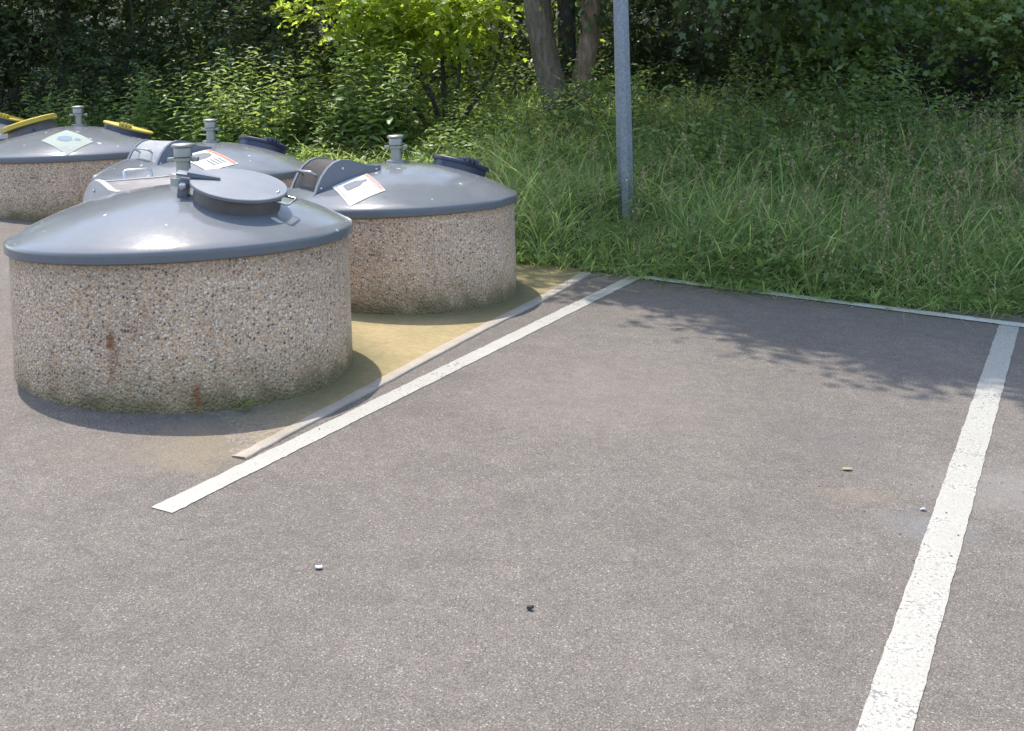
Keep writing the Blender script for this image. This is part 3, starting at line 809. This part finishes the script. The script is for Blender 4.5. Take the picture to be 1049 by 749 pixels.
# ---- the tree with three stems, its crown overhead shades the verge and the end of the bay
tx, ty = .5, 13.0; tz = float(land(np.float64(tx), np.float64(ty)))
tree = empty('deciduous_tree', (tx, ty, tz), 'tree with three leaning stems beside the grey pole', 'tree')
def stem(pts, rads, mat, label, seed):
    rng = np.random.default_rng(seed); bm = bmesh.new()
    add_tube(bm, pts, rads, 18)
    bmesh.ops.subdivide_edges(bm, edges=[e for e in bm.edges if e.calc_length() > .25], cuts=3, use_grid_fill=True)
    for v in bm.verts:
        q = v.co; k = math.sin(q.z * 9 + q.x * 30) * .006 + math.sin(q.z * 4.3 + q.y * 23) * .009 + rng.normal(0, .002)
        v.co = q + Vector((k, k * .7, 0))
    o = obj('trunk', bm, M[mat], tree, 60)
    o['label'] = label
stem([(.04, 0, -.3), (.0, 0, .35), (-.09, 0, .85), (-.17, 0, 1.35), (-.22, 0, 2.0), (-.15, -.1, 3.2), (.1, -.3, 4.6), (.5, -.6, 6.2), (.9, -.9, 7.6)], [.17, .155, .148, .15, .14, .125, .10, .07, .03], 'bark', 'pale trunk with lichen flecks', 1)
stem([(.20, .35, -.3), (.16, .35, .6), (.14, .35, 1.4), (.16, .35, 2.4), (.5, .5, 4.0), (1.1, .6, 6.0), (1.5, .6, 7.5)], [.12, .105, .10, .095, .08, .06, .025], 'bark_dark', 'dark ivy clad trunk', 2)
stem([(.26, .1, -.3), (.28, .1, .4), (.30, .1, .75), (.38, .1, 1.1), (.42, .12, 1.6), (.50, .1, 2.2), (1.1, -.2, 3.6), (1.9, -.8, 5.2), (2.6, -1.2, 6.6)], [.125, .115, .11, .115, .11, .10, .085, .06, .025], 'bark_warm', 'warm brown curved trunk', 3)
rng = np.random.default_rng(41)
TB = []
k_ = SUN_DIR * (1 / math.tan(SUN_EL))                     # boughs reach out where the verge and the end of the bay lie in shade
for sx, sy, hh, rr in [(2.35, 7.35, 4.6, 1.05), (2.3, 7.2, 4.5, .75), (1.85, 7.75, 4.6, .85), (3.1, 7.15, 4.6, .8), (2.75, 7.6, 4.6, .8), (2.2, 7.9, 4.6, .8), (1.15, 8.3, 4.7, .6), (1.1, 8.1, 4.5, .55), (1.55, 7.5, 4.6, .5), (3.7, 7.4, 4.8, 1.1), (1.35, 8.7, 4.8, .95), (2.9, 8.6, 5.2, 1.5), (4.9, 7.8, 5.0, 1.5), (1.3, 10.2, 5.4, 1.1), (3.2, 10.4, 5.8, 1.35), (5.4, 9.8, 5.6, 1.7), (2.0, 12.2, 6.2, 1.2), (4.4, 12.4, 6.4, 1.4), (6.6, 8.4, 5.0, 1.5), (6.9, 11.4, 5.8, 1.8), (.5, 11.2, 5.6, .9), (.35, 9.2, 4.9, .7), (-.05, 10.4, 5.2, .8)]:
    hh *= 1.25
    TB.append((sx + k_.x * hh - tx, sy + k_.y * hh - ty, hh + .2, rr, rr, rr * .55))
link('crown', crown_mesh('tree_crown', rng, TB, 7800, 9, .125, MAPLE, L=(.5, 1.0), droop=.25), [M['leaf_mid'], M['twig']], tree)
# low drooping boughs over the verge
LB = [(1.3, -.9, 1.95, .7, .6, .45), (2.1, -1.3, 1.75, .8, .7, .42), (2.9, -1.2, 1.95, .75, .7, .5), (1.8, -.6, 2.5, 1.3, .9, .5), (3.3, -.7, 2.4, .9, .8, .5)]
rng = np.random.default_rng(42)
link('low_bough', crown_mesh('bough_leaves', rng, LB, 560, 9, .125, MAPLE, L=(.4, .8), droop=.45, up=-.05), [M['leaf_dark'], M['twig']], tree)
bm = branches_bm(rng, [b[:3] for b in LB], .05, (.45, .1, 2.0)); obj('bough', bm, M['bark_dark'], tree, 60)
bm = branches_bm(rng, [b[:3] for b in TB], .09, (.4, -.1, 4.0)); obj('limb', bm, M['bark'], tree, 60)
# ivy on the dark stem
rng = np.random.default_rng(43); n = 420
zz = rng.uniform(.4, 3.0, n); an = rng.uniform(0, 2 * math.pi, n); rr = .11 + rng.random(n) * .05
P0 = np.stack([.15 + rr * np.cos(an), .35 + rr * np.sin(an), zz], 1); D = np.stack([np.cos(an), np.sin(an), np.full(n, -.5)], 1)
V, F = place(QUADLEAF, P0, D + np.array([0, 0, -.6]), D + np.array([0, 0, .5]), rng.uniform(.07, .12, n))
n2_ = 260; z2 = rng.uniform(1.25, 3.0, n2_); a2 = rng.uniform(0, 6.28, n2_); cx2 = np.interp(z2, [1.1, 1.6, 2.2, 3.6], [.38, .42, .50, 1.1])
P2 = np.stack([cx2 + .125 * np.cos(a2), .11 + .13 * np.sin(a2), z2], 1); D2 = np.stack([np.cos(a2), np.sin(a2), np.full(n2_, -.5)], 1)
V2, F2 = place(QUADLEAF, P2, D2 + np.array([0, 0, -.6]), D2 + np.array([0, 0, .5]), rng.uniform(.07, .13, n2_))
F = np.concatenate([F, F2 + len(V)]); V = np.concatenate([V, V2])
link('ivy', np_mesh('ivy', V, [F]), M['leaf_dark'], tree)

# ---- trees further left and right with crowns above the view; the left two are added for shade
def simple_tree(x, y, H, R, label, seed, mat='leaf_mid', ntw=1500, lean=0.):
    rng = np.random.default_rng(seed); z = float(land(np.float64(x), np.float64(y)))
    t = empty('deciduous_tree', (x, y, z), label, 'tree')
    bl = [(0, 0, H * .75, R, R, R * .7)] + [(R * .75 * math.cos(a), R * .75 * math.sin(a), H * (.6 + .12 * math.sin(a * 3)), R * .7, R * .7, R * .55) for a in rng.uniform(0, 6.28, 4)]
    bl = [(b[0], b[1] + lean, *b[2:]) for b in bl]  # lean slides the crown off its trunk, to aim its shade
    link('crown', crown_mesh('tree_crown', rng, bl, ntw, 8, .15, MAPLE, L=(.5, 1.0)), [M[mat], M['twig']], t)
    bm = bmesh.new(); add_tube(bm, [(0, 0, -.3), (.05, 0, H * .2), (-.06, .05, H * .4), (.05, 0, H * .7)], [.18, .14, .11, .04], 12)
    o = obj('trunk', bm, M['bark_dark'], t, 60)
    obj('limb', branches_bm(rng, [b[:3] for b in bl], .06, (-.05, .04, H * .38)), M['bark_dark'], t, 60)
    return t
simple_tree(-6.4, 16.9, 6.3, 1.85, 'tree added for shade in the dark wood behind the third container, trunk hidden by shrubs', 51, ntw=2600, lean=-1.7)  # added to shade the weeds, crown moved forward for that
simple_tree(-8.6, 15.6, 6.6, 2.5, 'unseen tree added for shade beyond the left frame edge', 52)  # added out of view to shade the left side
simple_tree(3.4, 17.2, 7.0, 2.6, 'tree in the dark wood behind the grey pole', 53)

# ---- far wood that closes the view (one mass)
rng = np.random.default_rng(61); n = 10500
X = rng.uniform(-14, 12, n); Y = 15.2 + rng.random(n) ** 1.15 * 7 + .22 * np.abs(X) * (X < 0); Z = land(X, Y) + rng.uniform(.0, 1, n) ** 1.2 * np.where(Y > 19.2, 9.5, 3.2)
D = rng.normal(0, 1, (n, 3)) + np.array([0, -.5, .3])
V, F, S = twigs(rng, np.stack([X, Y, Z], 1), D, rng.uniform(.6, 1.2, n), 9, .19, QUADLEAF, .25)
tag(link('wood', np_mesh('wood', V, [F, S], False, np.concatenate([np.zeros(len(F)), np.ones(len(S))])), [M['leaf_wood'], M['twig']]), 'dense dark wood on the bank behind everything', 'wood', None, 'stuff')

# ---- undergrowth: low leaves between grass and wood (uncountable)
rng = np.random.default_rng(62); n = 5200
T = rng.uniform(-11, 8, n); U = 2.2 + rng.random(n) ** 1.1 * 4.2; S_ = edge_s(T) + U; X, Y = from_ts(T, S_)
lump = .5 + .5 * np.sin(X * 1.9 + np.sin(Y * 1.3) * 2) * np.sin(Y * 2.2 + X * .5)
Z = land(X, Y) + rng.random(n) * (.25 + .75 * lump * np.clip((U - 1.6) / 2, 0, 1))
D = np.stack([rng.normal(0, .6, n), rng.normal(-.35, .6, n), rng.uniform(.1, 1.1, n)], 1)
V, F, S = twigs(rng, np.stack([X, Y, Z], 1), D, rng.uniform(.25, .55, n), 8, .085, OVAL, .25)
tag(link('undergrowth', np_mesh('undergrowth', V, [F, S], False, np.concatenate([np.zeros(len(F)), np.ones(len(S))])), [M['leaf_mid'], M['twig']]), 'low leafy undergrowth along the foot of the wood', 'undergrowth', None, 'stuff')

# ---- tall weeds, each its own plant
def weed_mesh(name, rng, H, nsh, size):
    """upright stems with opposite leaf pairs"""
    Vs, Fs, Ss, off = [], [], [], 0
    for k in range(nsh):
        hh = H * rng.uniform(.6, 1.0); b = np.array([rng.normal(0, .09), rng.normal(0, .09), 0]); lean = np.array([rng.normal(0, .16), rng.normal(0, .16), 1.])
        n = int(hh / .055); f = (np.arange(n) + 1) / n
        pos = b + lean * (hh * f)[:, None]
        an = np.arange(n) * 1.57 + rng.uniform(0, 6); 
        for s in (0, math.pi):
            yd = np.stack([np.cos(an + s), np.sin(an + s), .25 - .7 * rng.random(n)], 1) + rng.normal(0, .12, (n, 3))
            v, fcs = place(OVAL, pos, yd, np.tile([0, 0, 1.], (n, 1)) + rng.normal(0, .2, (n, 3)), size * (1.25 - .8 * f) * rng.uniform(.8, 1.2, n))
            Vs.append(v); Fs.append(fcs + off); off += len(v)
        st = np.array([b, b + lean * hh * .5, b + lean * hh]); r = np.array([.006, .004, .002])
        ring = np.concatenate([st[i] + r[i] * np.array([(math.cos(a), math.sin(a), 0) for a in (0, 2.1, 4.2)]) for i in range(3)])
        sf = []
        for s in range(2):
            for q in range(3):
                a0, a1 = s * 3 + q, s * 3 + (q + 1) % 3; sf += [(a0, a1, a1 + 3), (a0, a1 + 3, a0 + 3)]
        Vs.append(ring); Ss.append(np.array(sf) + off); off += 9
    F = np.concatenate(Fs); S = np.concatenate(Ss)
    return np_mesh(name, np.concatenate(Vs), [F, S], False, np.concatenate([np.zeros(len(F)), np.ones(len(S))]))
rng = np.random.default_rng(71)
wm = [weed_mesh('weed', rng, h_, k, s) for h_, k, s in [(1.15, 6, .15), (1.0, 7, .14), (1.35, 5, .16), (.8, 7, .13)]]
for m_ in wm: m_.materials.append(M['leaf_nettle']); m_.materials.append(M['twig'])
spots = []
for k in range(34):                                     # lit clump left of the bright shrub
    spots.append((rng.uniform(-3.2, -1.2), rng.uniform(12.1, 13.4), 1.0))
for k in range(40): spots.append((rng.uniform(-6.5, -2.8), rng.uniform(12.2, 14.2), .9))
for k in range(14): spots.append((rng.uniform(-1.2, 2.2), rng.uniform(11.9, 13.0), .7))
for k in range(22): spots.append((rng.uniform(1.6, 6.4), rng.uniform(11.0, 12.8), .85))
for k, (x, y, s) in enumerate(spots):
    me = wm[k % 4]; o = bpy.data.objects.new('tall_weed', me); COL.objects.link(o)
    t_, s_ = to_ts(x, y)
    o.location = (x, y, float(land(np.float64(x), np.float64(y))) - .03); o.rotation_euler = (rng.normal(0, .06), rng.normal(0, .06), rng.uniform(0, 6.28)); o.scale = (s * rng.uniform(.85, 1.1),) * 3
    tag(o, 'tall leafy green weed growing between the grass and the dark shrubs', 'weed', 'tall weeds in front of the shrubs')

# ---- grass verge
def blades(rng, X, Y, Z, L, W, lean, bend, segs=3):
    n = len(X); an = rng.uniform(0, 2 * math.pi, n)
    d = np.stack([np.cos(an), np.sin(an), np.zeros(n)], 1) * lean[:, None] + np.array([.10, -.12, 0])
    w = np.stack([-np.sin(an), np.cos(an), np.zeros(n)], 1) + rng.normal(0, .3, (n, 3)) * np.array([1, 1, .2])
    P0 = np.stack([X, Y, Z], 1); up = np.array([0, 0, 1.])
    f = np.linspace(0, 1, segs + 1); rows = []
    for k, q in enumerate(f):
        c = P0 + d * (L * (q * .45 + q * q * bend))[:, None] + up * (L * (q - .42 * bend * q ** 2.2))[:, None]
        if k == segs: rows.append(c[:, None])
        else:
            ww = (W * (1 - q * .55))[:, None]; rows.append(np.stack([c - w * ww, c + w * ww], 1))
    V = np.concatenate(rows, 1); m = V.shape[1]
    F4 = [(2 * k, 2 * k + 1, 2 * k + 3, 2 * k + 2) for k in range(segs - 1)]; F3 = [(2 * segs - 2, 2 * segs - 1, 2 * segs)]
    o = (np.arange(n) * m)[:, None, None]
    return V.reshape(-1, 3), (o + np.array(F4)[None]).reshape(-1, 4), (o + np.array(F3)[None]).reshape(-1, 3)
rng = np.random.default_rng(81)
n = 80000
T = rng.uniform(-9.5, 6.5, n); U = rng.random(n) ** 1.25 * 5.4 - .05
S_ = edge_s(T) + U + rng.normal(0, .03, n); X, Y = from_ts(T, S_)
# tufts: pull the blades together
cx = np.round(X / .17 + rng.normal(0, .12, n)) * .17; cy = np.round(Y / .17 + rng.normal(0, .12, n)) * .17
X = X * .55 + (cx + .05 * np.sin(cy * 37)) * .45; Y = Y * .55 + (cy + .05 * np.sin(cx * 41)) * .45
t_, s_ = to_ts(X, Y); u = s_ - edge_s(t_)
patchy = .5 + .5 * np.sin(X * 2.3 + 1.3 * np.sin(Y * 1.7)) * np.sin(Y * 2.9 - X * .8)
keep = ((X + .93 * 0 - .927) ** 2 + (Y - 9.8) ** 2) > .006
L = (.15 + .27 * np.clip(u / .9, 0, 1) + .20 * patchy * np.clip(u, 0, 1)) * rng.uniform(.5, 1.3, n) * np.where(X < -.2, .62, 1.) * np.where((np.abs(X - .9) < .42) & (Y > 9.0) & (Y < 9.85), .45, 1.)
big = (rng.random(n) < .045) & (X > -.1); L = np.where(big, L * 1.5, L)
V, F4, F3 = blades(rng, X[keep], Y[keep], land(X, Y)[keep] - .03, L[keep], np.where(big, rng.uniform(.004, .0065, n), rng.uniform(.0024, .0055, n))[keep], np.where(patchy > .55, rng.uniform(.6, 2.4, n), rng.uniform(.2, 1.4, n))[keep], rng.uniform(.3, 1.5, n)[keep])
tag(link('grass', np_mesh('grass', V, [F4, F3]), M['grass']), 'long uncut grass on the verge', 'grass', None, 'stuff')
# dry seed stalks and straw
n = 3600
T = rng.uniform(-2, 6.5, n); U = .05 + rng.random(n) * 4.2; X, Y = from_ts(T, edge_s(T) + U)
kk = rng.random(n) < (.25 + .75 * np.clip((T - .2) / 2.2, 0, 1)); X, Y, U = X[kk], Y[kk], U[kk]; n = len(X)
L = rng.uniform(.35, .85, n) * np.clip(.5 + U, .5, 1.1)
V, F4, F3 = blades(rng, X, Y, land(X, Y) - .02, L, rng.uniform(.0012, .0028, n), rng.uniform(.05, .7, n), rng.uniform(0, .8, n))
# seed heads: small tufts of short hairs at the stalk tips
tip = V.reshape(n, -1, 3)[:, -1]; m_ = 12
P = np.repeat(tip, m_, 0) + rng.normal(0, .008, (n * m_, 3)) + np.array([0, 0, -1.]) * rng.uniform(0, .11, n * m_)[:, None]
hV, hF = place(QUADLEAF, P, rng.normal(0, .6, (n * m_, 3)) + np.array([0, 0, .8]), rng.normal(0, 1, (n * m_, 3)), rng.uniform(.012, .03, n * m_))
hF = hF + len(V)
tag(link('dry_grass', np_mesh('dry_grass', np.concatenate([V, hV]), [F4, F3, hF]), M['straw']), 'dry straw coloured grass stalks among the green grass', 'grass', None, 'stuff')
# broad low leaves creeping over the end line
n = 5200
T = rng.uniform(-1.2, 6.5, n); U = rng.random(n) ** 1.6 * .9 - .03; X, Y = from_ts(T, edge_s(T) + U)
lump = np.sin(X * 5 + Y * 3) * np.sin(X * 2.3 - Y * 4) > -.15
X, Y, U = X[lump], Y[lump], U[lump]; n = len(X)
P = np.stack([X, Y, land(X, Y) + rng.random(n) * (.05 + .22 * np.clip(U, 0, .8))], 1)
yd = rng.normal(0, 1, (n, 3)) * np.array([1, 1, .35]); V, F = place(OVAL, P, yd, np.tile([0, -.2, 1.], (n, 1)) + rng.normal(0, .35, (n, 3)), rng.uniform(.03, .075, n))
tag(link('ground_cover', np_mesh('ground_cover', V, [F]), M['leaf_mid']), 'small broad leaves creeping at the edge of the asphalt', 'ground cover', None, 'stuff')

# broad leaved herbs threaded through the grass
n = 4600
T = rng.uniform(-9.5, 6.5, n); U = rng.random(n) * 3.6 + .1; X, Y = from_ts(T, edge_s(T) + U)
lump = np.sin(X * 2.9 + Y * 1.7 + 1) + np.sin(X * 1.3 - Y * 3.1) + rng.normal(0, .4, n) > np.where(X < 0, -.6, .35)
X, Y, U = X[lump], Y[lump], U[lump]; n = len(X)
P0 = np.stack([X, Y, land(X, Y) + rng.random(n) * .22], 1); D = np.stack([rng.normal(0, .5, n), rng.normal(-.2, .5, n), rng.uniform(.5, 1.2, n)], 1)
V, F, S = twigs(rng, P0, D, rng.uniform(.14, .36, n), 6, .075, OVAL, .25, stick=.0025)
tag(link('herbs', np_mesh('herbs', V, [F, S], False, np.concatenate([np.zeros(len(F)), np.ones(len(S))])), [M['leaf_nettle'], M['twig']]), 'broad leaved green herbs tangled into the verge grass', 'herbs', None, 'stuff')

# little weed at the foot of the nearest container, scraps on the asphalt
def small_weed(x, y, n, size, seed, label):
    rng = np.random.default_rng(seed); an = rng.uniform(0, 6.28, n)
    P = np.stack([rng.normal(0, .012, n), rng.normal(0, .01, n), rng.uniform(0, .05, n)], 1)
    V, F = place(OVAL, P, np.stack([np.cos(an), np.sin(an), rng.uniform(.1, .8, n)], 1), np.tile([0, 0, 1.], (n, 1)) + rng.normal(0, .3, (n, 3)), rng.uniform(.6, 1.2, n) * size)
    o = link('weed', np_mesh('small_weed', V, [F]), M['leaf_nettle']); o.location = (x, y, gzf(x, y) + .004)
    return tag(o, label, 'weed')
small_weed(-1.21, 5.125, 16, .045, 5, 'tiny green weed at the foot of the nearest container')
def scrap(name, x, y, pts, mat, label, cat, th=.004, lift=.006):
    bm = bmesh.new(); rnd = random.Random(int(x * 1000)); 
    f = bm.faces.new([bm.verts.new((a, b, rnd.uniform(0, .006))) for a, b in pts]); bmesh.ops.triangulate(bm, faces=[f])
    bmesh.ops.solidify(bm, geom=bm.faces, thickness=th)
    o = obj(name, bm, mat); o.location = (x, y, gzf(x, y) + lift); return tag(o, label, cat)
scrap('paper_scrap', -.646, 3.647, [(-.012, -.006), (.0, -.011), (.011, -.005), (.009, .008), (-.003, .011), (-.011, .005)], M['sheet'], 'small white scrap lying on the asphalt below the first bay line', 'scrap')
scrap('dry_leaf', 1.305, 4.682, [(-.022, 0), (-.008, -.012), (.012, -.010), (.024, .002), (.008, .012), (-.01, .010)], M['straw'], 'pale dry leaf on the asphalt left of the worn bay line', 'leaf', .002)
scrap('dark_pebble', .011, 3.434, [(-.010, -.005), (.003, -.008), (.010, .0), (.003, .006), (-.007, .006)], M['bark_dark'], 'dark pebble on the asphalt in the middle of the bay', 'pebble', .008, .01)
scrap('paper_scrap', 1.473, 4.299, [(-.012, -.005), (.006, -.01), (.013, .002), (.0, .010)], M['ink_pale'], 'grey scrap touching the left side of the worn bay line', 'scrap')
scrap('dry_twig', 1.0, 6.9, [(-.07, -.004), (.07, .002), (.07, .006), (-.07, .001)], M['straw'], 'dry twig lying in the shade at the end of the bay', 'twig', .004)
rng = np.random.default_rng(92); n = 170                                 # grit washed together along the worn line
k = rng.integers(0, 7, n); cc = np.array([(1.45, 4.75), (1.55, 5.3), (1.2, 5.0), (1.9, 4.7), (1.3, 4.2), (-1.0, 4.55), (2.2, 5.6)])[k]
X, Y = (cc + rng.normal(0, .28, (n, 2))).T
V, F = place((np.array([(-.5, -.4, 0), (.5, -.5, 0), (.6, .4, 0), (-.4, .5, 0), (-.1, 0, .6)], float), [(0, 1, 4), (1, 2, 4), (2, 3, 4), (3, 0, 4)]), np.stack([X, Y, gz(X, Y) + .0045], 1), rng.normal(0, 1, (n, 3)) * np.array([1, 1, 0.]) + 1e-3, np.tile([0, 0, 1.], (n, 1)), rng.uniform(.003, .008, n))
tag(link('grit', np_mesh('grit', V, [F]), M['grit']), 'loose grit scattered on the asphalt round the worn bay line', 'grit', None, 'stuff')
rng = np.random.default_rng(91); n = 260                                 # dead leaves and crumbs along the verge and the worn line
T = rng.uniform(.2, 5, n); S_ = edge_s(T) - np.abs(rng.normal(0, .16, n)) + .08; X, Y = from_ts(T, S_)
V, F = place(QUADLEAF, np.stack([X, Y, gz(X, Y) + .012], 1), rng.normal(0, 1, (n, 3)) * np.array([1, 1, .1]), np.tile([0, 0, 1.], (n, 1)) + rng.normal(0, .25, (n, 3)), rng.uniform(.012, .045, n))
tag(link('leaf_litter', np_mesh('leaf_litter', V, [F]), M['straw']), 'dry leaf litter at the edge of the grass', 'leaf litter', None, 'stuff')

# ------------------------------------------------------------------ light, camera
w = bpy.data.worlds.new('World'); scene.world = w; w.use_nodes = True
nt = w.node_tree; nt.nodes.clear()
sky = nt.nodes.new('ShaderNodeTexSky'); sky.sky_type = 'NISHITA'; sky.sun_disc = False
sky.sun_elevation = SUN_EL; sky.sun_rotation = math.atan2(SUN_DIR.x, SUN_DIR.y); sky.altitude = 200
sky.air_density = 1.2; sky.dust_density = 2.0; sky.ozone_density = 1.0
bg = nt.nodes.new('ShaderNodeBackground'); bg.inputs['Strength'].default_value = .15
out = nt.nodes.new('ShaderNodeOutputWorld'); nt.links.new(sky.outputs[0], bg.inputs[0]); nt.links.new(bg.outputs[0], out.inputs[0])
sl = bpy.data.lights.new('sun', 'SUN'); sl.energy = 2.4; sl.angle = rad(.53); sl.color = (1, .945, .85)
so = bpy.data.objects.new('sun', sl); COL.objects.link(so)
sd = (SUN_DIR * math.cos(SUN_EL) + Vector((0, 0, math.sin(SUN_EL)))).normalized()
so.rotation_euler = sd.to_track_quat('Z', 'Y').to_euler(); so.location = (-6, 6, 12)

cam = bpy.data.cameras.new('camera'); co = bpy.data.objects.new('camera', cam); COL.objects.link(co); scene.camera = co
pi_, ro = .029602, .028959
F_ = Vector((0, math.cos(pi_), -math.sin(pi_))); U0 = Vector((0, math.sin(pi_), math.cos(pi_))); X0 = Vector((1, 0, 0))
R_ = X0 * math.cos(ro) - U0 * math.sin(ro); U_ = X0 * math.sin(ro) + U0 * math.cos(ro)
mw = Matrix((R_, U_, -F_)).transposed().to_4x4(); mw.translation = (0, 0, 1.7); co.matrix_world = mw
cam.sensor_width = 36; cam.sensor_fit = 'HORIZONTAL'; cam.lens = 36 * 1205.377 / 1049
cam.shift_y = -(374.5 - 119.384) / 1049; cam.clip_start = .05; cam.clip_end = 600

vs = scene.view_settings; vs.view_transform = 'Standard'; vs.look = 'None'; vs.exposure = 1.5; vs.gamma = 1; vs.use_curve_mapping = False
scene.render.engine = 'CYCLES'; scene.cycles.max_bounces = 7; scene.cycles.transmission_bounces = 4; scene.cycles.diffuse_bounces = 4; scene.cycles.glossy_bounces = 3
scene.cycles.use_denoising = True
scene.render.resolution_x, scene.render.resolution_y = 1024, 731
